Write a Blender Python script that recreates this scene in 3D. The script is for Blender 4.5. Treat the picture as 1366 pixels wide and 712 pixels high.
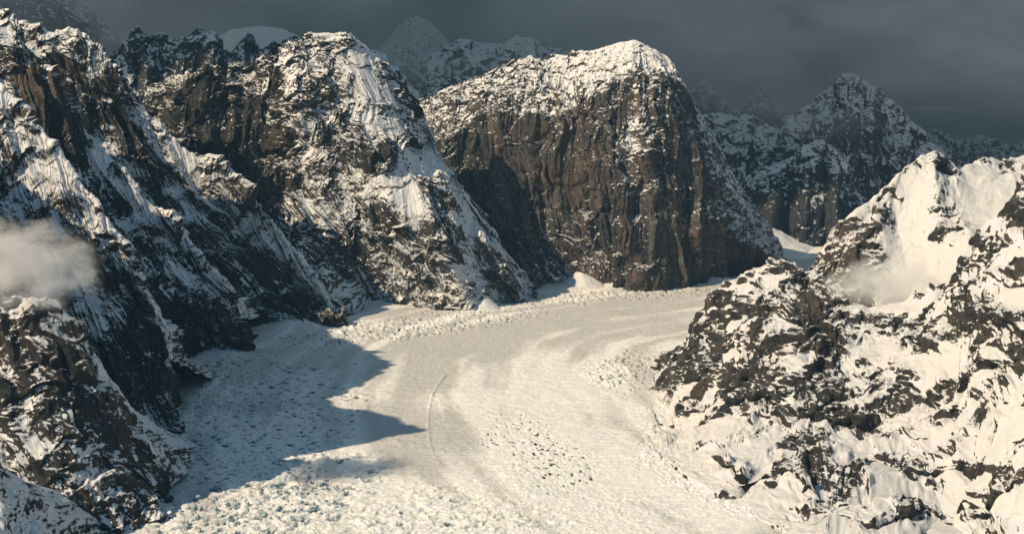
import bpy, math, random
import numpy as np
from mathutils import Vector

for o in list(bpy.data.objects):
    bpy.data.objects.remove(o)
scene = bpy.context.scene
COL = scene.collection
random.seed(7)

# ------------------------------------------------------------------ camera
# photograph frame 1366 x 712; 1 unit = 1 metre; glacier surface near z = 0
FPX, CX, CY, CAMZ = 1876.0, 683.0, 356.0, 1315.0
PITCH = math.atan(256.0 / FPX)
cam_d = bpy.data.cameras.new('camera')
cam_d.sensor_width = 36.0
cam_d.sensor_fit = 'HORIZONTAL'
cam_d.lens = 36.0 * FPX / 1366.0
cam_d.clip_start = 5.0
cam_d.clip_end = 200000.0
cam = bpy.data.objects.new('camera', cam_d)
cam.location = (0, 0, CAMZ)
cam.rotation_euler = (math.pi / 2 - PITCH, 0, 0)
COL.objects.link(cam)
scene.camera = cam
CP, SP = math.cos(PITCH), math.sin(PITCH)

# ------------------------------------------------------------------ light
SUN = Vector((1.0, 0.55, -0.88)).normalized()          # direction of travel
SUN_EL = math.asin(-SUN.z)
sun_d = bpy.data.lights.new('sun', 'SUN')
sun_d.energy = 3.7
sun_d.angle = math.radians(0.55)
sun_d.color = (1.0, 0.805, 0.555)
sun = bpy.data.objects.new('sun', sun_d)
sun.rotation_euler = SUN.to_track_quat('-Z', 'Y').to_euler()
sun.location = (-4000, -2000, 6000)
COL.objects.link(sun)

world = bpy.data.worlds.new('World')
scene.world = world
world.use_nodes = True
wn, wl = world.node_tree.nodes, world.node_tree.links
wn.clear()
w_out = wn.new('ShaderNodeOutputWorld')
w_bg = wn.new('ShaderNodeBackground')
w_bg.inputs['Strength'].default_value = 0.075
w_sky = wn.new('ShaderNodeTexSky')
w_sky.sky_type = 'NISHITA'
w_sky.sun_disc = False
w_sky.sun_elevation = SUN_EL
w_sky.sun_rotation = math.atan2(-SUN.x, -SUN.y)
w_tc = wn.new('ShaderNodeTexCoord')
w_no = wn.new('ShaderNodeTexNoise')
w_no.inputs['Scale'].default_value = 5.0
w_no.inputs['Detail'].default_value = 5.0
w_ra = wn.new('ShaderNodeValToRGB')                     # storm cloud over most of the sky
w_ra.color_ramp.elements[0].position = 0.30
w_ra.color_ramp.elements[0].color = (0.56, 1.44, 2.3, 1)
w_ra.color_ramp.elements[1].position = 0.72
w_ra.color_ramp.elements[1].color = (1.08, 2.18, 3.15, 1)
w_mx = wn.new('ShaderNodeMix')
w_mx.data_type = 'RGBA'
w_mx.inputs['Factor'].default_value = 0.86
wl.new(w_tc.outputs['Generated'], w_no.inputs['Vector'])
wl.new(w_no.outputs['Fac'], w_ra.inputs['Fac'])
wl.new(w_sky.outputs['Color'], w_mx.inputs['A'])
wl.new(w_ra.outputs['Color'], w_mx.inputs['B'])
wl.new(w_mx.outputs['Result'], w_bg.inputs['Color'])
wl.new(w_bg.outputs['Background'], w_out.inputs['Surface'])

vs = scene.view_settings
vs.view_transform = 'Standard'
vs.look = 'None'
vs.exposure = 0.42
vs.gamma = 1.0
vs.use_curve_mapping = False
scene.render.engine = 'CYCLES'
scene.cycles.use_denoising = True
scene.cycles.max_bounces = 5
scene.cycles.diffuse_bounces = 1
scene.cycles.volume_bounces = 2
scene.cycles.volume_max_steps = 48
scene.cycles.volume_step_rate = 1.0

# ------------------------------------------------------------------ maths
def P(px, py, d):
    """point of the place seen at photo pixel (px, py), d metres ahead"""
    px, py, d = np.broadcast_arrays(np.asarray(px, float), np.asarray(py, float), np.asarray(d, float))
    a = (px - CX) / FPX
    b = (CY - py) / FPX
    dy = CP + b * SP
    dz = -SP + b * CP
    k = d / dy
    return np.stack([a * k, d + 0 * k, CAMZ + dz * k], -1)

def plane_depth(px, py, z=0.0):
    b = (CY - np.asarray(py, float)) / FPX
    dy = CP + b * SP
    dz = -SP + b * CP
    return (z - CAMZ) / dz * dy

def to_px(p):
    x, y, z = p[..., 0], p[..., 1], p[..., 2] - CAMZ
    f = y * CP - z * SP
    u = y * SP + z * CP
    return CX + FPX * x / f, CY - FPX * u / f

_rs = np.random.RandomState(11)
G3 = _rs.normal(size=(4096, 3)).astype(np.float32)
G3 /= np.linalg.norm(G3, axis=1, keepdims=True)
R3 = _rs.rand(4096, 4).astype(np.float32)

def hsh(ix, iy, iz, seed):
    h = (ix.astype(np.int64) * 73856093) ^ (iy.astype(np.int64) * 19349663) ^ (iz.astype(np.int64) * 83492791) ^ (seed * 2654435)
    h = (h ^ (h >> 13)) * 1274126177
    return ((h ^ (h >> 16)) & 4095).astype(np.int32)

def gnoise(p, seed=0):
    p = p.astype(np.float32)
    i = np.floor(p)
    f = p - i
    i = i.astype(np.int32)
    w = f * f * f * (f * (f * 6 - 15) + 10)
    out = np.zeros(len(p), np.float32)
    for cx in (0, 1):
        for cy in (0, 1):
            for cz in (0, 1):
                g = G3[hsh(i[:, 0] + cx, i[:, 1] + cy, i[:, 2] + cz, seed)]
                v = g[:, 0] * (f[:, 0] - cx) + g[:, 1] * (f[:, 1] - cy) + g[:, 2] * (f[:, 2] - cz)
                wt = (w[:, 0] if cx else 1 - w[:, 0]) * (w[:, 1] if cy else 1 - w[:, 1]) * (w[:, 2] if cz else 1 - w[:, 2])
                out += v * wt
    return out * 1.5

def fbm(p, seed=0, octv=4, gain=0.5):
    o, a = 0, 1.0
    for k in range(octv):
        o = o + a * gnoise(p * (2.03 ** k) + k * 7.3, seed + k)
        a *= gain
    return o

def ridged(p, seed=0, octv=3, gain=0.5):
    o, a = 0, 1.0
    for k in range(octv):
        n = 1 - np.abs(gnoise(p * (2.07 ** k) + k * 3.1, seed + 20 + k)) * 2.2
        o = o + a * n
        a *= gain
    return o - 0.6

def facet(p, seed=0, tilt=1.3):
    """angular blocks: every Voronoi cell is a tilted plane"""
    p = p.astype(np.float32)
    i = np.floor(p).astype(np.int32)
    best = np.full(len(p), 1e9, np.float32)
    val = np.zeros(len(p), np.float32)
    for dx in (-1, 0, 1):
        for dy in (-1, 0, 1):
            for dz in (-1, 0, 1):
                c = i + np.array([dx, dy, dz], np.int32)
                h = hsh(c[:, 0], c[:, 1], c[:, 2], seed)
                r = R3[h]
                q = p - (c + 0.15 + 0.7 * r[:, :3])
                d = (q * q).sum(1)
                m = d < best
                v = (q * G3[(h * 7 + 13) & 4095]).sum(1) * tilt + (r[:, 3] - 0.5) * 0.9
                val = np.where(m, v, val)
                best = np.where(m, d, best)
    return val

# ------------------------------------------------------------------ materials
def nt(mat):
    mat.use_nodes = True
    n, l = mat.node_tree.nodes, mat.node_tree.links
    n.clear()
    return n, l

def math_node(n, l, op, a, b=None, clamp=False):
    m = n.new('ShaderNodeMath')
    m.operation = op
    m.use_clamp = clamp
    for k, v in ((0, a), (1, b)):
        if v is None:
            continue
        if isinstance(v, (int, float)):
            m.inputs[k].default_value = v
        else:
            l.new(v, m.inputs[k])
    return m.outputs[0]

def noise_node(n, l, vec, scale, detail=5, rough=0.6, dist=0.0):
    t = n.new('ShaderNodeTexNoise')
    t.inputs['Scale'].default_value = scale
    t.inputs['Detail'].default_value = detail
    t.inputs['Roughness'].default_value = rough
    t.inputs['Distortion'].default_value = dist
    if vec is not None:
        l.new(vec, t.inputs['Vector'])
    return t.outputs['Fac']

def mapping(n, l, vec, rot=(0, 0, 0), scale=(1, 1, 1), kind='POINT'):
    m = n.new('ShaderNodeMapping')
    m.vector_type = kind
    m.inputs['Rotation'].default_value = rot
    m.inputs['Scale'].default_value = scale
    l.new(vec, m.inputs['Vector'])
    return m.outputs[0]

def mix_rgb(n, l, fac, a, b):
    m = n.new('ShaderNodeMix')
    m.data_type = 'RGBA'
    for k, v in (('Factor', fac), ('A', a), ('B', b)):
        if isinstance(v, (int, float)):
            m.inputs[k].default_value = v
        elif isinstance(v, tuple):
            m.inputs[k].default_value = (*v, 1)
        else:
            l.new(v, m.inputs[k])
    return m.outputs['Result']

def smooth(n, l, v, lo, hi):
    m = n.new('ShaderNodeMapRange')
    m.interpolation_type = 'SMOOTHSTEP'
    m.inputs['From Min'].default_value = lo
    m.inputs['From Max'].default_value = hi
    l.new(v, m.inputs['Value'])
    return m.outputs['Result']

def rock_snow(name, dark, brown, red, tan=(0.22, 0.165, 0.115), snow=(0.80, 0.80, 0.81), thr=0.5, ledge=(0.5, 0.6), width=0.045, n_amp=0.4, l_amp=0.26, s_amp=0.65, c_amp=1.0):
    mat = bpy.data.materials.new(name)
    n, l = nt(mat)
    out = n.new('ShaderNodeOutputMaterial')
    bs = n.new('ShaderNodeBsdfPrincipled')
    bs.inputs['Roughness'].default_value = 0.85
    bs.inputs['Specular IOR Level'].default_value = 0.15
    geo = n.new('ShaderNodeNewGeometry')
    pos = geo.outputs['Position']
    sep = n.new('ShaderNodeSeparateXYZ')
    l.new(geo.outputs['Normal'], sep.inputs[0])
    at = n.new('ShaderNodeAttribute')
    at.attribute_name = 'snow'
    # ---- where snow lies
    n1 = noise_node(n, l, pos, 1 / 38.0, 7, 0.74)
    a_u = n.new('ShaderNodeAttribute'); a_u.attribute_name = 'su'
    a_v = n.new('ShaderNodeAttribute'); a_v.attribute_name = 'sv'
    a_t = n.new('ShaderNodeAttribute'); a_t.attribute_name = 'tan'
    cmb = n.new('ShaderNodeCombineXYZ')
    l.new(a_u.outputs['Fac'], cmb.inputs[0]); l.new(a_v.outputs['Fac'], cmb.inputs[1])
    duv = cmb.outputs[0]
    stk = noise_node(n, l, mapping(n, l, duv, (0, 0, 0), (1 / 16.0, 1 / 80.0, 1)), 1.0, 5, 0.62, 0.5)
    led = mapping(n, l, pos, (ledge[0], ledge[1], 0.15), (48.0, 32.0, 15.0), 'TEXTURE')
    n2 = noise_node(n, l, led, 1.0, 6, 0.62, 0.6)
    def cells(vec, scale):
        v = n.new('ShaderNodeTexVoronoi')
        v.inputs['Scale'].default_value = scale
        l.new(vec, v.inputs['Vector'])
        sp = n.new('ShaderNodeSeparateColor')
        l.new(v.outputs['Color'], sp.inputs[0])
        return sp.outputs[0], sp.outputs[1]
    cv1, cv1b = cells(mapping(n, l, pos, (ledge[0], ledge[1], 0.2), (1, 1, 1.7)), 1 / 30.0)
    cv2, cv2b = cells(mapping(n, l, pos, (ledge[0] + .3, ledge[1] - .5, 0.9), (1, 0.7, 1.5)), 1 / 13.0)
    n3 = noise_node(n, l, pos, 1 / 11.0, 4, 0.7)
    s = math_node(n, l, 'ADD', sep.outputs['Z'], at.outputs['Fac'])
    s = math_node(n, l, 'ADD', s, math_node(n, l, 'MULTIPLY', math_node(n, l, 'SUBTRACT', cv1, 0.5), 0.34 * c_amp))
    s = math_node(n, l, 'ADD', s, math_node(n, l, 'MULTIPLY', math_node(n, l, 'SUBTRACT', cv2, 0.5), 0.32 * c_amp))
    s = math_node(n, l, 'ADD', s, math_node(n, l, 'MULTIPLY', math_node(n, l, 'SUBTRACT', n3, 0.5), 0.5 * c_amp))
    n4 = noise_node(n, l, pos, 1 / 5.5, 2, 0.6)
    s = math_node(n, l, 'ADD', s, math_node(n, l, 'MULTIPLY', math_node(n, l, 'SUBTRACT', n4, 0.5), 0.55 * c_amp))
    s = math_node(n, l, 'ADD', s, math_node(n, l, 'MULTIPLY', math_node(n, l, 'SUBTRACT', stk, 0.5), s_amp))
    s = math_node(n, l, 'ADD', s, math_node(n, l, 'MULTIPLY', math_node(n, l, 'SUBTRACT', n1, 0.5), n_amp * 2))
    s = math_node(n, l, 'ADD', s, math_node(n, l, 'MULTIPLY', math_node(n, l, 'SUBTRACT', n2, 0.5), l_amp * 2))
    sn = smooth(n, l, s, thr - width, thr + width)
    # ---- rock colour
    col = mapping(n, l, duv, (0, 0, 0), (1 / 38.0, 1 / 520.0, 1))
    c1 = noise_node(n, l, col, 1.0, 6, 0.65, 0.4)
    c2 = noise_node(n, l, pos, 1 / 260.0, 4, 0.55)
    c3 = noise_node(n, l, pos, 1 / 9.0, 4, 0.7)
    rc = mix_rgb(n, l, smooth(n, l, c1, 0.36, 0.62), dark, brown)
    rc = mix_rgb(n, l, math_node(n, l, 'MULTIPLY', smooth(n, l, c2, 0.50, 0.72), 0.75), rc, red)
    rc = mix_rgb(n, l, math_node(n, l, 'MULTIPLY', smooth(n, l, c3, 0.35, 0.75), 0.45), rc, tuple(v * 0.45 for v in dark))
    rst = noise_node(n, l, mapping(n, l, duv, (0, 0, 0), (1 / 70.0, 1 / 700.0, 1)), 1.0, 4, 0.6, 0.3)
    rc = mix_rgb(n, l, math_node(n, l, 'MULTIPLY', smooth(n, l, rst, 0.54, 0.66), 0.6), rc, red)
    tn = math_node(n, l, 'MULTIPLY', a_t.outputs['Fac'], math_node(n, l, 'ADD', 0.35, math_node(n, l, 'MULTIPLY', c1, 1.1)), True)
    rc = mix_rgb(n, l, tn, rc, tan)
    st1 = noise_node(n, l, mapping(n, l, duv, (0, 0, 0), (1 / 11.0, 1 / 300.0, 1)), 1.0, 4, 0.6, 0.3)
    rc = mix_rgb(n, l, math_node(n, l, 'MULTIPLY', smooth(n, l, st1, 0.50, 0.62), 0.75), rc, tuple(v * 0.4 for v in dark))
    rc = mix_rgb(n, l, math_node(n, l, 'MULTIPLY', cv2b, 0.45), rc, tuple(v * 0.35 for v in dark))
    rc = mix_rgb(n, l, math_node(n, l, 'MULTIPLY', smooth(n, l, cv1b, 0.45, 1.0), 0.35), rc, tuple(min(1, v * 1.35) for v in brown))
    sc = mix_rgb(n, l, smooth(n, l, n1, 0.3, 0.7), tuple(v * 0.93 for v in snow), snow)
    base = mix_rgb(n, l, sn, rc, sc)
    l.new(base, bs.inputs['Base Color'])
    # ---- relief finer than the mesh
    b1 = noise_node(n, l, mapping(n, l, pos, (0.3, 0.2, 0), (1, 1, 0.45)), 1 / 10.0, 6, 0.7)
    hgt = math_node(n, l, 'ADD', b1, math_node(n, l, 'MULTIPLY', cells(mapping(n, l, pos, (ledge[0] + .3, ledge[1] - .5, 0.9), (1, 0.7, 1.5)), 1 / 13.0)[1], 0.22))
    bp = n.new('ShaderNodeBump')
    l.new(math_node(n, l, 'SUBTRACT', 1.0, math_node(n, l, 'MULTIPLY', sn, 0.55)), bp.inputs['Strength'])
    bp.inputs['Distance'].default_value = 15.0
    l.new(hgt, bp.inputs['Height'])
    l.new(bp.outputs[0], bs.inputs['Normal'])
    l.new(bs.outputs[0], out.inputs[0])
    return mat

GREY, BROWN, RED = (0.055, 0.055, 0.058), (0.14, 0.115, 0.09), (0.20, 0.135, 0.085)
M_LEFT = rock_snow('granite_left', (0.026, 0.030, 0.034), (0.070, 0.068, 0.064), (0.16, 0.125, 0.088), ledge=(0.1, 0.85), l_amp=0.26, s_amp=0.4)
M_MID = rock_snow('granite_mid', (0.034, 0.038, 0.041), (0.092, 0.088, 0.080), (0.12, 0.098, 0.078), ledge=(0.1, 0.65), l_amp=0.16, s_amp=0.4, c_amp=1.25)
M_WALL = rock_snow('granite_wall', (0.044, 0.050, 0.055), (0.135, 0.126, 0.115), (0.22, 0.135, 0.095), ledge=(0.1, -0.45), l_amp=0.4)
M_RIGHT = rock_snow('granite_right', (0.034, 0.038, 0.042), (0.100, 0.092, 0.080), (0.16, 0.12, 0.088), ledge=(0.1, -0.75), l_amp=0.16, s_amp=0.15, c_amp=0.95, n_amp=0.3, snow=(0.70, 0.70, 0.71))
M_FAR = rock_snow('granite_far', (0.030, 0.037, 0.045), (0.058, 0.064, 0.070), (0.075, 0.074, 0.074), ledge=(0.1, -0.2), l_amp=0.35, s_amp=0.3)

# ------------------------------------------------------------------ mesh building
def grid_mesh(name, pts, mat, attrs=None, flat=False):
    nv, nu = pts.shape[:2]
    me = bpy.data.meshes.new(name)
    n = nv * nu
    me.vertices.add(n)
    me.vertices.foreach_set('co', pts.reshape(-1).astype(np.float32))
    a = (np.arange(nv - 1)[:, None] * nu + np.arange(nu - 1)[None, :]).ravel()
    q = np.stack([a, a + nu, a + nu + 1, a + 1], 1)
    nf = len(q)
    me.loops.add(nf * 4)
    me.loops.foreach_set('vertex_index', q.reshape(-1).astype(np.int32))
    me.polygons.add(nf)
    me.polygons.foreach_set('loop_start', (np.arange(nf) * 4).astype(np.int32))
    me.polygons.foreach_set('loop_total', np.full(nf, 4, np.int32))
    me.polygons.foreach_set('use_smooth', np.full(nf, not flat, bool))
    me.update(calc_edges=True)
    for k, v in (attrs or {}).items():
        at = me.attributes.new(k, 'FLOAT', 'POINT')
        at.data.foreach_set('value', v.reshape(-1).astype(np.float32))
    me.materials.append(mat)
    return me

def link(name, me, label=None, cat=None, kind=None, group=None, parent=None):
    o = bpy.data.objects.new(name, me)
    COL.objects.link(o)
    if label: o['label'] = label
    if cat: o['category'] = cat
    if kind: o['kind'] = kind
    if group: o['group'] = group
    if parent: o.parent = parent
    return o

def normals(pts):
    du = np.gradient(pts, axis=1)
    dv = np.gradient(pts, axis=0)
    nn = np.cross(dv, du)
    nn /= np.linalg.norm(nn, axis=2, keepdims=True) + 1e-9
    return nn

def blur(a, it):
    for _ in range(it):
        b = a.copy()
        b[1:-1] = (a[:-2] + 2 * a[1:-1] + a[2:]) / 4
        a = b.copy()
        a[:, 1:-1] = (b[:, :-2] + 2 * b[:, 1:-1] + b[:, 2:]) / 4
    return a

STEP = 1.5   # photo pixels per quad

def turn(cols, f=(0, .25, .5, .85, 1.0)):
    g = (1, .45, .6, .85, 1)
    return [[(c[0][0] + (q[0] - c[0][0]) * f[i], q[1], c[0][2] + (q[2] - c[0][2]) * g[i] if q[2] else 0, *q[3:]) for i, q in enumerate(c)] for c in cols]

def mountain(name, cols, rowbias, mat, label, cat='mountain', seed=1, amp=1.0, big=1.0, flute=0.5, fac=1.0,
             back=(350, 900), step=STEP, blobs=(), bumps=(), outcrops=(), slant=0.0, gsnow=0.42, frow=None, fsm=1.0, fbig=1.0, swirl=14, zone=0.0, zlen=150.0, soften=1, flat=True, tans=(), warp=0.3, smooth_it=2, foot=60, zscale=1.0, backdir=(0, 1)):
    """a mountain side lofted through descent lines (crest -> foot), with its far side"""
    N, K = len(cols), len(cols[0])
    C = np.zeros((K + 3, N, 3))
    B = np.zeros((K + 3, N))
    bd = np.array([backdir[0], backdir[1]], float)
    bd /= np.linalg.norm(bd)
    for j, c in enumerate(cols):
        for i, q in enumerate(c):
            d = q[2] if q[2] else float(plane_depth(q[0], q[1]))
            C[i + 2, j] = P(q[0], q[1], d)
            B[i + 2, j] = q[3] if len(q) > 3 else rowbias[i]
        t = C[2, j]
        h = max(t[2], 60)
        C[1, j] = t + [bd[0] * back[0], bd[1] * back[0], -0.55 * h * min(1, back[0] / 350)]
        C[0, j] = [t[0] + bd[0] * back[1], t[1] + bd[1] * back[1], -foot]
        B[1, j] = B[2, j]; B[0, j] = B[2, j]
        C[K + 2, j] = C[K + 1, j] + [0, -60, -foot - 0.0 * h]
        C[K + 2, j, 2] = min(-foot, C[K + 2, j, 2])
        B[K + 2, j] = B[K + 1, j]
    px, py = to_px(C)
    seg = lambda axis: np.hypot(np.diff(px, axis=axis), np.diff(py, axis=axis))
    su = np.maximum(seg(1)[2:-1].max(0), 3)
    sv = np.maximum(np.percentile(seg(0), 80, axis=1), 3)
    sv[0], sv[1], sv[-1] = 10, 22, 8
    mpx = (px[2:-1, :-1].mean(0) + px[2:-1, 1:].mean(0)) / 2
    def samp(s, off=None):
        r = []
        for k, x in enumerate(s):
            q_ = step * (6 if off is not None and (off[k] > 1430 or off[k] < -70) else 1)
            m = max(2, int(round(x / q_)))
            r += list(k + np.arange(m) / m)
        return np.array(r + [len(s)])
    U, V = np.meshgrid(samp(su, mpx), samp(sv))
    shp = U.shape
    def interp(A, u, v):
        i = np.clip(np.floor(v).astype(int), 0, A.shape[0] - 2)
        j = np.clip(np.floor(u).astype(int), 0, A.shape[1] - 2)
        a, b = v - i, u - j
        if A.ndim == 3:
            a, b = a[..., None], b[..., None]
        return (A[i, j] * (1 - a) + A[i + 1, j] * a) * (1 - b) + (A[i, j + 1] * (1 - a) + A[i + 1, j + 1] * a) * b
    p0 = interp(C, U, V)
    q = p0.reshape(-1, 3) / 260.0
    wu = fbm(q, seed, 3).reshape(shp) * warp
    wv = fbm(q + 31.7, seed + 5, 3).reshape(shp) * warp
    edge = np.minimum(1, np.minimum(U, U.max() - U) * 2)
    U2 = np.clip(U + wu * edge, 0, N - 1)
    keep = np.clip((np.abs(V - 2)) / 0.6, 0, 1) * np.clip((K + 1 - V) / 0.6, 0, 1)
    V2 = np.clip(V + wv * keep, 0, K + 2)
    U2 = np.where(np.abs(V - 2) < 0.01, U + wu * edge * 0.3, U2)
    pts = blur(interp(C, np.clip(U2, 0, N - 1), V2), smooth_it)
    bias = interp(B, np.clip(U2, 0, N - 1), V2)
    bias0 = bias
    nn = blur(normals(pts), 10)
    nn /= np.linalg.norm(nn, axis=2, keepdims=True) + 1e-9
    s = p0.reshape(-1, 3)
    wp = np.stack([fbm(s / 90.0 + k * 17.0, seed + 40 + k, 2) for k in range(3)], 1)
    ss = s + wp * swirl
    d = big * 32 * fbm(s / 330.0, seed + 1, 3)
    fac *= 0.62
    d = d + fac * fbig * 24 * facet(ss * [1 / 120., 1 / 120., 1 / 150.], seed + 2)
    d = d + fac * fbig * 12 * facet(ss * [1 / 48., 1 / 48., 1 / 62.], seed + 3)
    d = d + fac * fsm * 8.0 * facet(ss * [1 / 20., 1 / 20., 1 / 25.], seed + 4)
    # ribs and gullies running down the slope
    inn = (V[:, 0] >= 2) & (V[:, 0] <= K + 1)
    su = np.concatenate([[0], np.cumsum(np.linalg.norm(np.diff(p0[inn], axis=1), axis=2).mean(0))])
    sv = np.concatenate([[0], np.cumsum(np.linalg.norm(np.diff(p0, axis=0), axis=2).mean(1))])
    SU, SV = np.meshgrid(su, sv)
    SU = SU + (wp[:, 0] * 14 + 30 * fbm(s / 300.0 + 3, seed + 50, 2)).reshape(shp) + slant * SV
    SV = SV + (wp[:, 1] * 20).reshape(shp)
    def rib(lam, stv, sd):
        c = np.stack([SU / lam, SV / (lam * stv), np.full(shp, sd * 3.3)], -1).reshape(-1, 3)
        return 1 - 2.6 * np.abs(gnoise(c, seed + sd))
    r1, r2, r3, r4 = rib(170., 5., 60), rib(75., 6., 61), rib(32., 7., 62), rib(14., 8., 63)
    fw = np.ones(shp) if frow is None else np.interp(V, np.arange(K) + 2, frow)
    flute = flute * fw.reshape(-1)
    d = d + flute * (34 * r1 + 19 * r2 + 8.5 * r3 + 3.0 * r4)
    gul = np.clip(0.15 - 0.45 * r1 - 0.5 * r2 - 0.4 * r3 - 0.15 * r4, -0.5, 1.0).reshape(shp)
    d = d + 2.2 * fbm(s / 11.0, seed + 7, 2)
    d = blur(d.reshape(shp) * amp, soften)
    fade = np.clip((K + 2.2 - V) / 1.2, 0, 1)
    # snowfields lie smooth
    qx, qy = to_px(pts)
    for (bx, by, rx, ry, rot, am) in blobs:
        c, sn = math.cos(rot), math.sin(rot)
        ex, ey = ((qx - bx) * c + (qy - by) * sn) / rx, (-(qx - bx) * sn + (qy - by) * c) / ry
        bias = bias + am * np.exp(-(ex * ex + ey * ey))
    if zone:
        bias = bias + zone * np.clip(1.6 * fbm(s / zlen + 11.0, seed + 70, 3), -1, 1).reshape(shp)
    sm = np.clip((bias + 0.05) / 0.45, 0, 1)
    d = d * fade * (1 - 0.78 * sm)
    d = d + sm * fade * (flute * (1.5 * r3 + 1.0 * r4)).reshape(shp)
    bias = bias + gsnow * gul * fw * (1 - 0.6 * sm)
    tanv = np.zeros(shp)
    for (bx, by, rx, ry, rot, am) in tans:
        c, sn = math.cos(rot), math.sin(rot)
        ex, ey = ((qx - bx) * c + (qy - by) * sn) / rx, (-(qx - bx) * sn + (qy - by) * c) / ry
        tanv = tanv + am * np.exp(-(ex * ex + ey * ey))
    for (bx, by, rx, ry, rot, am) in bumps:
        c, sn = math.cos(rot), math.sin(rot)
        ex, ey = ((qx - bx) * c + (qy - by) * sn) / rx, (-(qx - bx) * sn + (qy - by) * c) / ry
        d = d + am * np.clip(1.4 - 1.4 * (ex * ex + ey * ey), 0, 1)
    pts = pts + nn * d[..., None]
    me = grid_mesh(name, pts, mat, {'snow': bias, 'su': SU, 'sv': SV, 'tan': tanv}, flat=flat)
    o = link(name, me, label, cat, 'structure')
    if outcrops:
        nf = blur(normals(pts), 6)
        qx, qy = to_px(pts)
        for k, (bx, by, rx, ry, rot, am) in enumerate(outcrops):
            c, sn = math.cos(rot), math.sin(rot)
            ex, ey = ((qx - bx) * c + (qy - by) * sn) / rx, (-(qx - bx) * sn + (qy - by) * c) / ry
            r2 = ex * ex + ey * ey
            r2 = np.where(V < 1.9, 99, r2)
            ii, jj = np.where(r2 < 1.7)
            if len(ii) < 30:
                continue
            sl = (slice(max(ii.min() - 1, 0), ii.max() + 2), slice(max(jj.min() - 1, 0), jj.max() + 2))
            sp = pts[sl]
            f = sp.reshape(-1, 3)
            nz = blur((facet(f / 34.0, seed + 300 + k) * 0.7 + facet(f / 16.0, seed + 340 + k) * 0.3).reshape(sp.shape[:2]), 2)
            edge = fbm(f / 30.0, seed + 380 + k, 3).reshape(sp.shape[:2]) * 0.7
            prof = 1.0 - (r2[sl] + edge)
            hh = am * (np.clip(prof / 0.45, -1.0, 1.0) * 0.75) + am * 0.5 * nz * np.clip(prof + .3, 0, 1)
            no = nf[sl] * [1, 1, .35]
            op = sp + no * hh[..., None]
            link('rock_outcrop', grid_mesh('rock_outcrop', op, mat, {'snow': np.full(sp.shape[:2], -0.42)}, flat=False), parent=o)
    return o, pts

# ------------------------------------------------------------------ the setting
SNOWY, ROCKY = 0.35, -0.35
exec_list = []

# --- left side: four spurs that step down to the glacier
spur1 = [  # leftmost columns: unseen wall and peak, added to cast shadow on the glacier
 [(-85,160,5400),(-82,230,5380),(-78,300,5360),(-74,420,5340),(-70,560,5320)],
 [(-130,160,4800),(-125,240,4780),(-118,310,4760),(-110,430,4740),(-104,560,4720)],
 [(-152,92,4560),(-146,220,4520),(-138,340,4480),(-128,460,4440),(-118,580,4400)],
 [(-160,70,4260),(-155,240,4190),(-145,410,4110),(-125,560,4040),(-95,740,3970)],
 [(-60,320,4360),(-60,400,4250),(-55,490,4140),(-40,580,4030),(-10,738,3920)],
 [(0,398,4330),(0,450,4180),(10,520,4060),(20,600,3960,.05),(45,735,3880,.2)],
 [(40,400,4330),(42,455,4190),(52,525,4080),(65,605,3980,.05),(90,730,0,.1)],
 [(75,409,4330),(78,465,4200),(88,535,4100),(102,610,4010,.0),(125,722,0,.0)],
 [(102,442,4320),(106,490,4210),(115,550,4120),(128,620,4050),(150,715,0)],
 [(128,478,4320),(132,520,4230),(140,572,4150),(152,632,4090),(172,706,0)],
 [(152,522,4310),(157,555,4240),(164,595,4180),(174,645,4130),(190,700,0)],
 [(182,576,4300),(185,600,4250),(190,625,4210),(196,660,4170),(206,697,0)],
 [(206,612,4290),(208,630,4260),(211,648,4230),(214,668,4200),(219,692,0)],
 [(222,652,4280),(223,660,4260),(224,668,4240),(225,678,4220),(226,690,0)]]
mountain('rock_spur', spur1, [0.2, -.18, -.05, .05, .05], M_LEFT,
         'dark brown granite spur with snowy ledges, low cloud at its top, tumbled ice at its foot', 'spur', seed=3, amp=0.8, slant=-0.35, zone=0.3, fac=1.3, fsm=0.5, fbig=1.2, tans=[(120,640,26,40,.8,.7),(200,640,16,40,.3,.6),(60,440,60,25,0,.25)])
spur2 = [
 [(-200,10,6400),(-190,120,6150),(-175,230,5900),(-150,360,5700),(-120,560,5500)],
 [(-110,50,6000),(-105,150,5750),(-98,260,5500),(-80,380,5300),(-40,560,5100)],
 [(0,112,5600),(0,190,5350),(15,280,5180),(40,390,5080),(80,570,5000)],
 [(42,165,5540),(45,225,5330),(60,300,5180),(85,400,5080),(130,575,5020)],
 [(78,203,5480),(82,255,5300),(100,325,5170),(120,420,5090),(160,578,5050)],
 [(102,240,5430),(110,290,5270),(125,350,5160),(145,435,5090),(180,580,0)],
 [(132,275,5390),(140,325,5250),(152,380,5150),(170,455,5100),(195,580,0)],
 [(160,328,5350),(168,370,5230),(178,415,5150),(190,475,5110),(207,580,0)],
 [(187,372,5320),(193,405,5220),(200,445,5160),(208,500,5120),(217,580,0)],
 [(212,430,5300),(215,455,5220),(218,480,5180),(221,520,5150),(225,579,0)],
 [(226,480,5290),(227,500,5260),(228,520,5230),(229,545,5210),(230,577,0)]]
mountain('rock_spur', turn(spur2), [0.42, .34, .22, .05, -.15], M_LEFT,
         'steep shaded rock spur behind the small cloud, snow streaks above and dark wall below', 'spur', seed=17, amp=0.9, slant=-0.35, zone=0.32, zlen=170.0, fsm=0.8, fbig=1.2, soften=0, flute=1.4, fac=1.3, tans=[(20,170,30,40,.5,.5),(70,250,25,30,.6,.3)])
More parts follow.
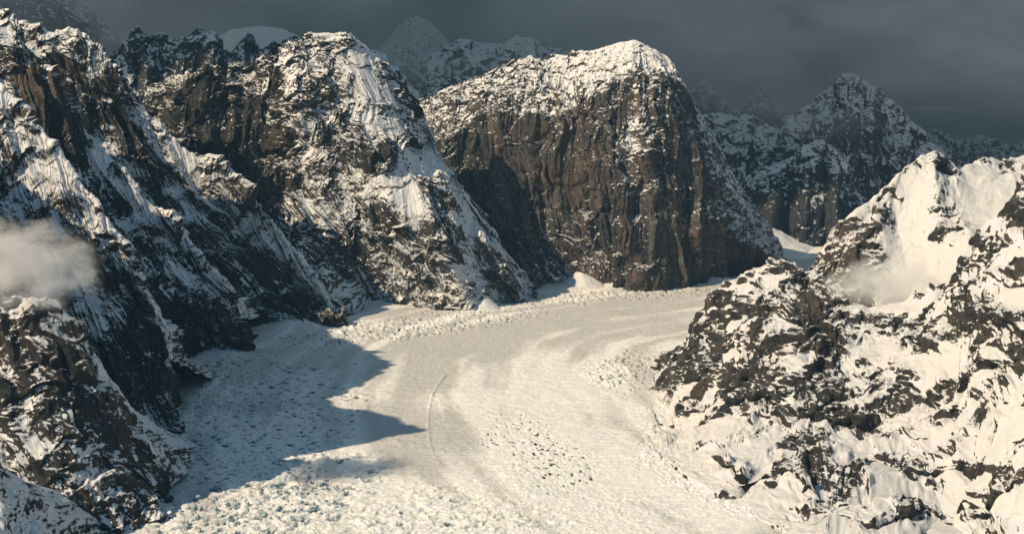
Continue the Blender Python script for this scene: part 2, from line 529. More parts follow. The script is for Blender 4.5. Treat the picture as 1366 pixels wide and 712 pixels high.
spur3 = [
 [(-260,-10,7200),(-250,90,6800),(-230,190,6400),(-200,310,6100),(-150,460,5900)],
 [(-80,0,7050),(-75,90,6750),(-60,190,6400),(-20,310,6150),(60,460,6000)],
 [(18,19,6980),(14,90,6720,-.2),(30,190,6420),(60,310,6200),(130,460,6080)],
 [(45,78,6960,-.1),(48,130,6730,-.45),(75,215,6440),(110,320,6250),(180,465,6200)],
 [(75,118,6940,-.2),(88,165,6740,-.45),(115,240,6470),(150,330,6300),(215,468,6380)],
 [(110,172,6920),(125,215,6740),(150,285,6510),(185,360,6380),(245,470,6500)],
 [(150,212,6900),(165,255,6740),(190,315,6540),(220,380,6440),(270,470,0)],
 [(195,265,6870),(205,300,6740),(228,350,6580),(250,405,6500),(290,470,0)],
 [(230,293,6840),(245,330,6740),(260,370,6610),(278,420,6550),(305,470,0)],
 [(268,347,6810),(278,375,6740),(288,405,6650),(300,440,6600),(316,470,0)],
 [(302,376,6800),(306,395,6760),(311,420,6700),(318,445,6670),(324,469,0)],
 [(320,425,6800),(322,435,6780),(324,445,6760),(327,455,6730),(330,466,0)]]
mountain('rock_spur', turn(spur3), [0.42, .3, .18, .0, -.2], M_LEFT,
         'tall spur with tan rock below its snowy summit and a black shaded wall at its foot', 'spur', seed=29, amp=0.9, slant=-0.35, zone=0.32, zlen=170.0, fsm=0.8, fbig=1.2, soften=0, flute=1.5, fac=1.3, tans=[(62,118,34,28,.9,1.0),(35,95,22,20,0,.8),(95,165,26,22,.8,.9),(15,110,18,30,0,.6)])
spur4 = [
 [(-420,-10,8300,.5),(-400,90,8000,.2),(-370,200,7700),(-320,310,7450),(-240,430,7200)],
 [(-80,40,8000,.5),(-70,120,7750,.2),(-40,220,7450),(10,310,7200),(100,430,7000)],
 [(28,32,7890,.3),(40,90,7660,.0),(55,190,7390),(85,300,7150),(170,430,7040)],
 [(63,43,7880,.35),(68,84,7720,.1),(80,200,7380),(110,300,7150),(200,430,7050)],
 [(76,47,7870,.2),(90,88,7700,.0),(110,205,7370),(145,300,7160),(235,430,7080)],
 [(86,39,7860,.5),(104,95,7680,-.1),(128,212,7360),(165,305,7170),(255,430,7110)],
 [(110,43,7850,.4),(128,105,7660,-.25),(155,220,7360),(195,310,7180),(280,430,7150)],
 [(132,61,7830,.3),(160,120,7640,-.2),(205,230,7370),(245,320,7230),(320,432,7250)],
 [(152,88,7800,.3),(195,165,7600,.0),(240,255,7390),(285,335,7290),(350,434,7350)],
 [(200,158,7780,.6),(235,215,7620,.4),(275,285,7430),(315,355,7360),(375,436,7400)],
 [(245,195,7760,.6),(275,250,7630,.4),(310,315,7480),(345,375,7420),(395,437,0)],
 [(290,212,7740,.4),(318,270,7640,.2),(350,330,7530),(380,385,7480),(412,437,0)],
 [(330,260,7710,.1),(354,305,7630),(380,355,7550),(403,398,7510),(427,437,0)],
 [(375,310,7670),(393,345,7610),(410,380,7560),(424,408,7520),(440,436,0)],
 [(420,370,7610),(430,388,7580),(438,403,7550),(445,417,7520),(452,435,0)],
 [(446,418,7560),(448,422,7550),(450,425,7540),(453,429,7520),(456,434,0)]]
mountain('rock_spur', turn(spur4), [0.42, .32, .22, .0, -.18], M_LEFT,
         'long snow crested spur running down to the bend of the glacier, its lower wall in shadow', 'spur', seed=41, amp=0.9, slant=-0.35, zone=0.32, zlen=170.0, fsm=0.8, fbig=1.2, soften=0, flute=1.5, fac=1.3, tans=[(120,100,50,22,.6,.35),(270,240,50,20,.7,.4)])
# --- near snow ramp in the corner
ramp = [[(-140,560,3450),(-150,620,3200),(-160,720,2900),(-170,800,2600)],
        [(-60,585,3500),(-70,640,3250),(-75,720,2950),(-80,800,2650)],
        [(0,632,3520),(-5,670,3300),(-10,730,3000),(-15,800,2700)],
        [(35,676,3540),(32,700,3350),(30,750,3050),(25,800,2750)],
        [(66,716,3560),(66,730,3400),(66,760,3100),(66,800,2800)],
        [(95,770,3580),(96,780,3450),(97,790,3200),(98,800,2900)]]
mountain('snow_slope', ramp, [.2, .2, .2, .2], M_LEFT, 'steep speckled snow slope at the foot of the brown spur', 'snow slope', seed=51, amp=0.9)

# --- middle mountain
mid = [
 [(195,118,8900),(205,150,8850),(215,180,8600),(235,220,8560),(260,300,8500)],
 [(240,100,8700,-.1),(240,150,8500,-.5),(245,200,8450,-.5),(265,240,8400,-.5),(300,340,8120)],
 [(275,90,8380,-.1),(275,150,8400,-.5),(285,210,8350,-.5),(300,260,8300,-.5),(360,380,8050)],
 [(330,86,8380),(325,150,8350,-.4),(335,210,8300,-.5),(350,270,8250,-.5),(420,425,0)],
 [(352,75,8380),(355,150,8300,-.1),(365,200,8250,-.3),(385,260,8200,-.1),(450,425,0)],
 [(388,55,8380),(400,130,8120),(410,200,8150),(420,250,8100,.15),(500,408,0)],
 [(425,43,8380),(445,130,8200),(455,190,8100),(470,260,8050,.25),(548,410,0)],
 [(460,42,8380),(490,130,8200),(500,190,8100,.1),(525,280,7900,.2),(590,412,0)],
 [(487,60,8430),(525,140,8300),(540,200,8150),(565,290,7900,.15),(630,416,0)],
 [(512,87,8530),(550,160,8450),(570,220,8250,.15),(600,300,8000,.1),(660,405,0)],
 [(560,142,8600),(575,195,8550),(595,240,8240),(625,310,8100),(680,403,0)],
 [(583,205,8600),(600,235,8380),(620,270,8450),(650,330,8120),(695,402,0)],
 [(650,300,8560),(660,318,8380),(672,340,8500),(690,365,8400),(706,398,0)],
 [(705,383,8520),(706,386,8510),(708,389,8500),(710,392,8480),(713,396,0)]]
mountain('mountain', mid, [0.2, .28, .3, .32, .22], M_MID,
         'broad rounded granite mountain speckled with snow, dark sheer wall on its shoulder, between the spurs and the great cliff',
         seed=61, amp=1.0, zone=0.3, zlen=190.0, fac=1.4, fsm=0.75, fbig=1.2, soften=0,
         blobs=[(500,250,70,30,-.2,.25),(470,330,30,50,.4,-.35),(560,350,50,25,.3,.1),(640,300,30,60,-.5,.15)],
         flute=1.15, slant=0.12, frow=[.5, .8, 1, 1, 1], tans=[(385,190,30,70,0,.35),(590,320,30,20,0,.3),(430,80,50,30,0,.15)])

# --- the great cliff
cliff = [
 [(555,132,9250,-.1),(560,180,9150),(570,240,9100),(590,310,9050),(620,390,8950)],
 [(590,118,9250,-.12),(590,190,8980,-.05),(610,250,8930),(640,320,8880),(680,392,8750)],
 [(650,92,9350,-.1),(645,150,8980,-.2),(655,230,8920),(680,320,8850),(715,388,0)],
 [(705,70,9450,-.08),(692,152,8950,-.2),(705,240,8880),(735,325,8800,-.1),(765,380,0,.3)],
 [(765,66,9500,.0),(748,155,8900,-.1),(755,250,8830),(780,330,8720,.1),(800,381,0,.1)],
 [(808,60,9500,.0),(785,130,8900,-.05),(800,230,8750),(815,310,8680,-.2),(822,383,0)],
 [(845,51,9450,.25),(838,105,9000,-.05),(848,200,8760,-.12),(855,300,8640,-.25),(853,388,0)],
 [(868,62,9450,.2),(872,98,9100,-.05),(885,190,8850,-.12),(893,300,8720,-.3),(893,386,0)],
 [(888,72,9480,.15),(905,112,9200,-.1),(920,200,8950),(928,300,8800,-.3),(925,380,0)],
 [(912,112,9500,.25),(930,160,9300,.12),(950,235,9100,.1),(962,310,8950,-.05),(957,374,0)],
 [(942,165,9550,.2),(958,205,9450,.15),(980,270,9250,.12),(985,325,9100,-.1),(985,365,0)],
 [(985,240,9650,.1),(998,270,9600,.1),(1008,300,9450,.1),(1015,335,9350,.1),(1015,362,0)],
 [(1020,300,9750,.1),(1028,315,9700,.1),(1035,330,9650,.1),(1040,345,9600,.1),(1045,358,0)]]
mountain('mountain', cliff, [0.4, -.1, -.42, -.42, -.42], M_WALL,
         'huge sheer brown granite cliff streaked vertically under a sloping snow roof, above the glacier bend',
         seed=73, amp=0.9, flute=1.3, fac=0.8, warp=0.2, gsnow=0.32, frow=[0.05, .6, 1, 1, 1], soften=0, tans=[(770,180,40,60,.1,.25),(845,170,14,80,0,.35),(890,300,18,70,0,.35),(730,200,18,50,0,.25)],
         blobs=[(835,215,25,60,.2,.3),(800,345,50,25,.3,.4),(915,260,20,60,0,.15)])

# --- right ridge: front and rear
right_front = [
 [(864,524,5950),(864,526,5930),(865,529,5900),(866,532,5880),(867,537,0)],
 [(885,497,5950,-.1),(880,508,5850,-.05),(878,525,5750),(878,545,5600),(880,572,0)],
 [(905,470,5900,-.05),(905,490,5700,-.1),(905,520,5500),(902,555,5300),(895,598,0)],
 [(935,425,5850,-.1),(940,460,5550,-.1),(940,510,5300,-.08),(930,560,5050),(915,615,0)],
 [(960,392,5800),(970,440,5480,-.05),(975,505,5200,-.15),(965,565,4900),(945,632,0)],
 [(1000,366,5750),(1010,425,5400,-.1),(1015,500,5080,-.1),(1005,575,4750),(985,652,0)],
 [(1048,351,5700),(1055,415,5350,-.1),(1060,490,5020),(1055,580,4650),(1040,680,0)],
 [(1078,362,5650,-.1),(1090,425,5330,-.2),(1100,500,5000),(1100,590,4580),(1090,705,0)],
 [(1110,395,5500),(1125,450,5250),(1140,520,4900),(1145,600,4500),(1140,725,0)],
 [(1160,410,5450),(1170,465,5150),(1185,535,4800),(1195,620,4400),(1200,745,0)],
 [(1225,398,5400),(1230,460,5050),(1240,535,4700),(1250,625,4300),(1265,760,3850)],
 [(1270,365,5350),(1280,440,4950),(1290,530,4550),(1300,630,4150),(1330,770,3700)],
 [(1310,302,5300),(1320,400,4850),(1335,510,4400),(1350,620,4000),(1390,770,3600)],
 [(1366,245,5250),(1375,370,4750),(1390,500,4250),(1410,620,3850),(1450,770,3450)],
 [(1450,180,5200),(1460,330,4650),(1480,480,4100),(1500,620,3700),(1530,770,3300)],
 [(1640,110,5150),(1650,290,4550),(1670,450,4000),(1690,620,3550),(1720,790,3150)],
 [(1950,60,5100),(1960,260,4450),(1980,440,3850),(2000,620,3350),(2040,800,2950)],
 [(2400,60,5000),(2410,260,4300),(2430,440,3700),(2450,620,3200),(2490,800,2800)]]
right_front = [c[:4] + ([(c[4][0], c[4][1], float(plane_depth(c[4][0], c[4][1], min(16.0, 3.0 * k)))), (c[4][0] - min(34, 3 + 5 * k), c[4][1] + 2 + min(7, k), 0)] if not c[4][2]
                        else [c[4], (c[4][0] - 34, c[4][1] + 40, c[4][2] - 120)]) for k, c in enumerate(right_front)]
RB = [  # rock showing through the snow: centre, radii, turn, amount
 (1000,430,55,60,.4,-.08),(1095,425,38,38,.3,-.25),(930,490,45,28,-.5,-.25),(1085,455,30,18,0,-.4),(978,525,22,18,.3,-.6),
 (1180,428,58,20,.1,-.34),(1322,420,48,22,.25,-.7),(1277,352,13,18,0,-.5),(1303,318,20,17,.3,-.55),(1356,278,16,22,0,-.6),
 (1230,455,22,26,.6,-.5),(1356,465,16,18,0,-.55),(1034,515,32,27,-.3,-.7),(1104,525,36,42,.5,-.75),(1155,560,22,16,.2,-.65),
 (1178,540,38,32,.4,-.45),(1071,585,40,17,-.3,-.65),(1054,620,30,16,-.2,-.6),(1118,637,34,27,.1,-.75),(1218,620,32,24,.6,-.5),
 (1212,676,28,18,-.4,-.6),(1322,625,40,12,.1,-.45),(1302,660,17,6,.1,-.5),(1298,535,40,30,.3,-.32),(1266,700,10,8,0,-.6),
 (1336,650,18,9,0,-.4),(1230,690,10,8,0,-.3),(945,585,22,10,.5,-.3),(905,545,14,12,.4,-.35),(1240,640,14,10,0,-.4)]
OUT = [(1322,418,34,16,.25,26),(1034,515,24,20,-.3,26),(1104,522,26,34,.5,34),(978,525,17,13,.3,20),(1154,560,18,12,.2,18),(1071,585,30,12,-.3,20),
 (1116,637,26,20,.1,30),(1048,620,22,9,-.2,16),(1212,676,20,12,-.4,18),(1215,625,18,12,.6,16),(1303,318,14,11,.3,18),(1277,350,9,12,0,14),(1230,455,14,18,.6,16),
 (930,490,30,16,-.5,22),(1085,455,22,12,0,18),(1180,428,30,10,.1,16),(1356,278,12,16,0,18),(1322,625,22,6,.1,9),(1302,660,12,4,.1,8),(1266,700,8,6,0,8),(1186,540,22,14,.5,16),(1356,468,12,12,0,14)]
ridge, _ = mountain('snow_ridge', right_front, [.16, .2, .25, .32, .38, .45], M_RIGHT,
         'sunlit snowy ridge broken by dark granite outcrops, sloping down to the glacier edge', 'ridge',
         seed=87, amp=1.0, flute=0.3, fac=1.2, fsm=1.3, fbig=1.2, slant=0.5, gsnow=0.25, soften=1, flat=False, swirl=5, zone=0.5, zlen=120.0, tans=[(945,490,20,18,0,.6),(1085,400,26,24,0,.4)], blobs=RB, outcrops=OUT)
right_back = [
 [(1055,362,6200),(1058,368,6150),(1060,375,6100),(1065,385,6050),(1070,400,6000)],
 [(1090,345,6300,-.1),(1095,360,6200,-.2),(1098,375,6150,-.2),(1102,390,6100),(1108,410,6000)],
 [(1110,310,6400,.1),(1118,335,6250,-.3),(1122,360,6150,-.3),(1128,385,6080,-.2),(1135,415,5950)],
 [(1135,285,6450,.1),(1145,315,6280,-.3),(1150,345,6180,-.3),(1158,375,6080,-.2),(1165,420,5850)],
 [(1165,262,6500,.1),(1172,300,6320,-.1),(1180,340,6200,.2),(1190,380,6050,.3),(1195,420,5800)],
 [(1190,245,6550,-.2),(1195,290,6450,.4),(1205,335,6250,.7),(1215,380,6000,.7),(1225,420,5750,.6)],
 [(1205,222,6600,.05),(1215,280,6450,.35),(1230,330,6220,.7),(1245,375,5950,.7),(1260,410,5700,.6)],
 [(1243,198,6650,.12),(1250,260,6400,.0),(1265,315,6150,.05),(1280,360,5900,.6),(1295,390,5650,.5)],
 [(1262,213,6700,.0),(1275,265,6420,.3),(1290,310,6150,-.05),(1305,350,5850,.2),(1320,380,5600)],
 [(1280,226,6750,.6),(1300,260,6500,.8),(1318,300,6200,.7),(1330,330,5900,.3),(1345,360,5600)],
 [(1310,213,6900,-.2),(1330,245,6600,.6),(1345,280,6300,.6),(1355,310,5950,.2),(1370,340,5600)],
 [(1340,214,6950,-.2),(1360,240,6650,-.1),(1375,270,6300),(1390,300,5950),(1400,330,5600)],
 [(1400,200,7000),(1420,230,6700),(1440,260,6300),(1450,290,5950),(1460,320,5600)],
 [(1600,150,7100),(1620,190,6800),(1640,230,6400),(1650,270,6000),(1660,310,5650)],
 [(1950,120,7200),(1960,170,6900),(1970,220,6500),(1980,270,6100),(1990,310,5700)]]
mountain('snow_peak', right_back, [0.0, .0, .0, .0, .0], M_RIGHT,
         'sunlit snow peak with a smooth snow bowl and a rock tower, rising behind the outcrop ridge', 'peak',
         seed=97, amp=0.9, flute=0.3, fac=1.2, fsm=1.0, fbig=1.2, slant=0.5, gsnow=0.25, soften=1, flat=False, zone=0.3, tans=[(1125,330,30,40,0,.35)])

# --- far mountains under the storm cloud
def far(name, crest, depth, base_y, label, bias, seed, amp=1.3, lean=700, mid=0.45, spread=0.0, kind='mountain', **kw):
    cols = []
    for k, c in enumerate(crest):
        x, y = c[0], c[1]
        d0 = depth + (c[2] if len(c) > 2 else 0)
        off = (1 if k % 2 else -1) * 90
        h = base_y - y
        cols.append([(x, y, d0), (x + spread * .3 * h, y + h * .22, d0 - lean * .3 + off * .6), (x + spread * .6 * h, y + h * .55, d0 - lean * .65 + off), (x + spread * h, base_y, d0 - lean)])
    return mountain(name, cols, bias, M_FAR, label, kind, seed=seed, amp=amp, step=1.7, **kw)

far('mountain', [(-140,-70),(-60,-60),(0,-50),(60,-35),(100,-8),(118,8),(140,35),(160,62),(185,95),(230,140)], 12500, 240,
    'dim hazy rock peak behind the snowy summit of the tall spur', [.05, -.1, -.1, .0], 103, spread=0.25)
far('rock_crest', [(120,95),(150,75),(168,58),(183,40),(197,56),(213,50),(238,56),(262,38),(284,41),(297,68),(315,72),(330,46),(345,66),(368,58),(395,50),(412,46),(440,70),(470,110)], 10700, 200,
    'jagged grey crest of small rock teeth above the dark sheer wall', [-.05, -.08, -.05, .0], 113, lean=500, amp=1.0, smooth_it=0, kind='crest')
far('snow_dome', [(270,75),(288,48),(310,38),(345,34),(378,37),(402,48),(425,60),(450,80)], 11900, 160,
    'smooth white snow dome standing behind the jagged grey crest', [.35, .3, .1, .1], 119, amp=1.0, fac=0.6, kind='snow dome')
far('mountain', [(470,112),(508,66),(530,38),(549,17,-150),(575,32),(602,60),(660,125)], 13200, 190,
    'pale snow pyramid half lost in cloud behind the broad rounded mountain', [.4, .3, .1, .05], 127, amp=1.1, smooth_it=0, big=0.5, fac=1.2)
far('mountain', [(570,75),(600,58),(625,53),(650,56),(672,58),(690,46),(706,50),(722,60),(760,72),(820,95)], 12300, 180,
    'low snowy rock ridge behind the snow roof of the great cliff', [.15, .05, .0, .0], 131)
far('rock_crest', [(490,70),(508,68),(522,85),(540,105),(560,128),(590,160)], 11000, 230,
    'narrow snowy rib descending beside the broad rounded mountain', [.2, .1, .1, .1], 137, kind='rib')
far('mountain', [(890,150),(920,150),(945,158),(962,153),(985,160),(1003,154),(1020,166),(1040,172),(1062,155),(1082,140),(1098,124),(1112,110),(1130,97),(1146,104),(1164,113),(1182,130),(1200,148),(1222,170),(1245,190),(1270,212),(1310,240)], 12600, 370,
    'dark blue hazy mountain with banded ledges, its top fading into storm cloud', [.08, .0, -.06, .02], 149, amp=1.4, lean=1100, smooth_it=0)
far('mountain', [(960,270),(1000,232),(1030,220),(1052,214),(1075,198),(1100,187),(1116,200),(1130,225),(1150,262),(1175,300),(1200,330)], 11400, 375,
    'rounded grey rock buttress with snow on its crest at the head of the side valley', [.1, -.2, -.3, -.1], 157, lean=700, amp=1.0, smooth_it=0, kind='buttress')
far('mountain', [(1180,200),(1215,185),(1250,172),(1285,185),(1310,180),(1345,195),(1380,190),(1440,210)], 15500, 300,
    'faint blue ridge almost lost in cloud behind the sunlit snow peak', [.1, .0, .0, .1], 163)
far('mountain', [(900,140),(925,118),(940,108),(955,122),(975,150),(1000,130),(1018,118),(1035,140),(1060,170)], 15000, 300,
    'ghostly rock towers showing through cloud beside the great cliff', [.1, -.05, .0, .1], 167)

valley = [[(985,262,11000),(990,300,10600),(995,335,10200),(1000,372,9600)],
          [(1020,292,11000),(1026,318,10600),(1032,342,10150),(1036,372,9500)],
          [(1055,315,10900),(1060,330,10500),(1066,348,10100),(1070,372,9400)],
          [(1090,330,10900),(1094,342,10500),(1098,354,10050),(1102,374,9400)],
          [(1140,340,10900),(1144,350,10500),(1148,360,10050),(1152,376,9400)]]
mountain('snow_slope', valley, [.35, .35, .4, .45], M_FAR, 'shaded snow slope filling the side valley behind the sunlit ridge', 'snow slope', seed=171, amp=0.8, back=(900, 1500))

# --- glacier
FLOW = P([1010, 935, 860, 780, 700, 630, 580, 560, 570, 610, 680, 780, 900], [372, 392, 404, 414, 426, 446, 478, 525, 580, 640, 700, 770, 850],
         plane_depth(0, np.array([372, 392, 404, 414, 426, 446, 478, 525, 580, 640, 700, 770, 850.])))[:, :2]

def flow_coords(x, y):
    """distance along the stream and signed distance across it"""
    best = np.full(len(x), 1e12); sa = np.zeros(len(x)); sd = np.zeros(len(x))
    acc = 0.0
    for k in range(len(FLOW) - 1):
        a, e = FLOW[k], FLOW[k + 1] - FLOW[k]
        L = np.hypot(*e)
        t = ((x - a[0]) * e[0] + (y - a[1]) * e[1]) / L ** 2
        tc = np.clip(t, 0 if k else -9, 1 if k < len(FLOW) - 2 else 9)
        dx, dy = x - a[0] - tc * e[0], y - a[1] - tc * e[1]
        d = dx * dx + dy * dy
        m = d < best
        best = np.where(m, d, best)
        sa = np.where(m, acc + tc * L, sa)
        sd = np.where(m, np.sqrt(d) * np.sign(e[0] * dy - e[1] * dx), sd)
        acc += L
    return sa, sd

def glacier_height(p):
    px, py = to_px(p)
    x, y = p[:, 0], p[:, 1]
    q = p * [1, 1, 0]
    zero = np.zeros(len(p))
    sa, sd = flow_coords(x, y)
    z = 12 * fbm(q / 900.0, 201, 3) + 1.6 * fbm(q / 70.0, 205, 3)
    def reg(bx, by, rx, ry, rot=0.0, soft=1.0):
        c, s = math.cos(rot), math.sin(rot)
        ex, ey = ((px - bx) * c + (py - by) * s) / rx, (-(px - bx) * s + (py - by) * c) / ry
        r = np.sqrt(ex * ex + ey * ey) + 0.35 * nreg
        return np.clip((1.25 - r) / 0.5, 0, 1) ** soft
    nreg = fbm(q / 160.0, 207, 3)
    w = np.stack([fbm(q / 60.0 + 5 * k, 211 + k, 2) for k in range(2)] + [zero], 1) * 10
    qw = q + w
    # ice tumbled into blocks at the foot of the nearest spur
    ice = np.maximum(reg(320, 690, 200, 62, -.3), 0.7 * reg(560, 725, 190, 75))
    ca, sa_ = math.cos(.55), math.sin(.55)
    qr = np.stack([qw[:, 0] * ca + qw[:, 1] * sa_, -qw[:, 0] * sa_ + qw[:, 1] * ca, zero], 1)
    blk = facet(qr / [60., 28., 36.], 221) + 0.35 * facet(qr / [22., 14., 15.], 222)
    rdg = ridged(qr / [95., 42., 80.], 223, 2)
    z = z + ice * (3.2 * blk + 9 * rdg + 4.5 * ridged(qr / [40., 19., 80.], 225, 2))
    # crevassed ice in the shaded bay, lines running obliquely
    bay = np.maximum(reg(330, 560, 150, 90), 0.12)
    ang = 0.5
    cr = np.stack([(x * math.cos(ang) + y * math.sin(ang)) / 42.0, (-x * math.sin(ang) + y * math.cos(ang)) / 15.0, zero], 1)
    cn = gnoise(cr + w / 40, 231)
    z = z - bay * 26.0 * np.clip(cn - 0.12, 0, 0.5) + bay * 4.5 * facet(qw / 20.0, 232)
    # waves across the stream, fine lines along it
    rip = 0.25 + 0.75 * np.maximum(reg(720, 570, 260, 100, 0.15), reg(880, 640, 220, 90, .5))
    rip = rip * (1 - np.clip(reg(700, 440, 280, 30, -.1), 0, .8))
    rr = np.stack([sd / 110.0, sa / 21.0, zero], 1)
    z = z + rip * 3.8 * gnoise(rr + w / 30, 241) + rip * 1.9 * gnoise(rr * 2.1 + w / 20, 242)
    band = fbm(np.stack([sd / 140.0, sa / 1400.0, zero], 1) + w / 120, 243, 4)
    z = z + 1.3 * band
    # broken ice along the foot of the cliffs
    mar = np.maximum(reg(545, 437, 190, 15, -.13), reg(830, 394, 150, 8, -.06))
    mar = np.maximum(mar, 0.9 * reg(830, 492, 48, 20, -.2))
    z = z + mar * (6.0 * facet(qw / 26.0, 251) + 4 * ridged(q / 45.0, 252, 2))
    # pitted ice in the middle and below
    pit = np.maximum(reg(720, 612, 80, 40, .6), 0.8 * reg(700, 690, 240, 45))
    rub = np.maximum(reg(900, 580, 50, 60, .3), reg(960, 650, 80, 25, .4))
    z = z + pit * 2.0 * facet(qw / 15.0, 261) + 0.9 * facet(qw / 17.0, 262) + rub * 4.5 * facet(qw / 18.0, 263)
    hole = np.clip(gnoise(q / [16., 24., 1.], 264) - 0.42, 0, .5) * np.maximum(np.maximum(reg(720, 605, 75, 38, .6), .9 * mar), .7 * reg(850, 500, 60, 30))
    z = z - hole * 70
    hole = hole + 0.10 * ice * np.clip(-rdg - 0.1, 0, 1)
    hole = hole + 0.35 * reg(330, 560, 150, 90) * np.clip(cn - 0.17, 0, .5)
    # raised snow line left by the stream
    line = P([594, 584, 576, 572, 571, 573, 578, 588], [500, 514, 530, 548, 568, 588, 606, 625], plane_depth(0, np.array([500, 514, 530, 548, 568, 588, 606, 625.])))
    for k in range(len(line) - 1):
        a, e = line[k, :2], line[k + 1, :2] - line[k, :2]
        t = np.clip(((x - a[0]) * e[0] + (y - a[1]) * e[1]) / (e @ e), 0, 1)
        dd = np.hypot(x - a[0] - t * e[0], y - a[1] - t * e[1])
        hgt = 6.0 * (1 - max(0, k - 1) / 6.0)
        z = np.maximum(z, np.where(dd < 14, z + hgt * (0.55 + 0.9 * np.abs(nreg)) * np.clip(1 - dd / 7.5, 0, 1), z))
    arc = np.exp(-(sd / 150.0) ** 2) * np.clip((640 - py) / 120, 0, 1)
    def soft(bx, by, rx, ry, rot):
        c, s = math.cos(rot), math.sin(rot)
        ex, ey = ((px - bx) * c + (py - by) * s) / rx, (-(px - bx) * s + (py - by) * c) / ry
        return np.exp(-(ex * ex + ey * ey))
    band = band - 0.75 * arc + 0.9 * soft(840, 620, 230, 110, .3) + 0.4 * soft(480, 690, 230, 60, 0) - 0.6 * soft(740, 440, 240, 34, -.1)  # broad lighter and darker areas laid over the flow bands
    z = z + 55 * soft(262, 452, 52, 20, .5) + 50 * soft(385, 430, 42, 13, .3) + 45 * soft(505, 404, 45, 11, 0) + 30 * soft(740, 382, 40, 8, 0)
    return z, ice, band, hole

def axis(lo, hi, st, far_lo, far_hi):
    core = np.arange(lo, hi, st)
    a = lo - np.geomspace(st, lo - far_lo, 26)[::-1]
    b = hi + np.geomspace(st, far_hi - hi, 26)
    return np.concatenate([a, core, b])
gx = axis(190, 1160, 1.35, -900, 2300)
gy = np.concatenate([np.linspace(262, 366, 30)[:-1], np.arange(366, 716, 0.8), np.geomspace(717, 1100, 30)])
GXX, GYY = np.meshgrid(gx, gy)
gp = P(GXX, GYY, plane_depth(GXX, GYY)).reshape(-1, 3)
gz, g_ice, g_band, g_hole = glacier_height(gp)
gp[:, 2] = gz

M_ICE = bpy.data.materials.new('glacier_snow')
n, l = nt(M_ICE)
out = n.new('ShaderNodeOutputMaterial')
bs = n.new('ShaderNodeBsdfPrincipled')
bs.inputs['Roughness'].default_value = 0.75
bs.inputs['Specular IOR Level'].default_value = 0.2
geo = n.new('ShaderNodeNewGeometry')
pos = geo.outputs['Position']
sep = n.new('ShaderNodeSeparateXYZ')
l.new(geo.outputs['Normal'], sep.inputs[0])
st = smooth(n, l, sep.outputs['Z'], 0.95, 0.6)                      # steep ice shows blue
ab = n.new('ShaderNodeAttribute'); ab.attribute_name = 'band'       # dusty flow bands, plus broad lighter and darker areas
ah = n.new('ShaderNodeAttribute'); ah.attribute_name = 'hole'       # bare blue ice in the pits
nf = noise_node(n, l, pos, 1 / 30.0, 6, 0.7)
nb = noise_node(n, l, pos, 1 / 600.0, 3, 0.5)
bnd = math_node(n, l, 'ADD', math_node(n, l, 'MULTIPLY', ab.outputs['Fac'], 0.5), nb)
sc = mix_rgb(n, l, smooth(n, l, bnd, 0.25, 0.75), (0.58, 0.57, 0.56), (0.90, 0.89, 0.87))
sc = mix_rgb(n, l, math_node(n, l, 'MULTIPLY', smooth(n, l, nf, 0.48, 0.75), 0.4), sc, (0.62, 0.63, 0.64))
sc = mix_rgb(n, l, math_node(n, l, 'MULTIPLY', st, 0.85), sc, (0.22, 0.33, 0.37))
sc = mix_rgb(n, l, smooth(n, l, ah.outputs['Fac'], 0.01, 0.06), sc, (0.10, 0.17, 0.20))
l.new(sc, bs.inputs['Base Color'])
bp = n.new('ShaderNodeBump')
bp.inputs['Strength'].default_value = 1.0
bp.inputs['Distance'].default_value = 5.0
l.new(noise_node(n, l, mapping(n, l, pos, (0, 0, 0.32), (1 / 40.0, 1 / 12.0, 1 / 12.0)), 1.0, 6, 0.7), bp.inputs['Height'])
l.new(bp.outputs[0], bs.inputs['Normal'])
l.new(bs.outputs[0], out.inputs[0])
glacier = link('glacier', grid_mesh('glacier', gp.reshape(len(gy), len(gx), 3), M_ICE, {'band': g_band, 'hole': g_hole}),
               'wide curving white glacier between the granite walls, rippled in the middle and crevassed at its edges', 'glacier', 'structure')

# far ground to the horizon, under the mountains
tt = np.linspace(-1, 1, 41)
gxx, gyy = np.meshgrid(np.sign(tt) * np.abs(tt) ** 2 * 60000, np.sign(tt) * np.abs(tt) ** 2 * 60000)
gpts = np.stack([gxx, gyy, np.full_like(gxx, -75.0)], -1)
link('ground', grid_mesh('ground', gpts, M_ICE), 'snow covered valley floor far beyond the mountains', 'ground', 'structure')

# ------------------------------------------------------------------ storm cloud over the far range
def volume_material(name, color, density, expr, aniso=0.0):
    mat = bpy.data.materials.new(name)
    n, l = nt(mat)
    out = n.new('ShaderNodeOutputMaterial')
    pv = n.new('ShaderNodeVolumePrincipled')
    pv.inputs['Color'].default_value = (*color, 1)
    pv.inputs['Anisotropy'].default_value = aniso
    pv.inputs['Density'].default_value = density
    if expr:
        l.new(expr(n, l), pv.inputs['Density'])
    l.new(pv.outputs[0], out.inputs['Volume'])
    return mat

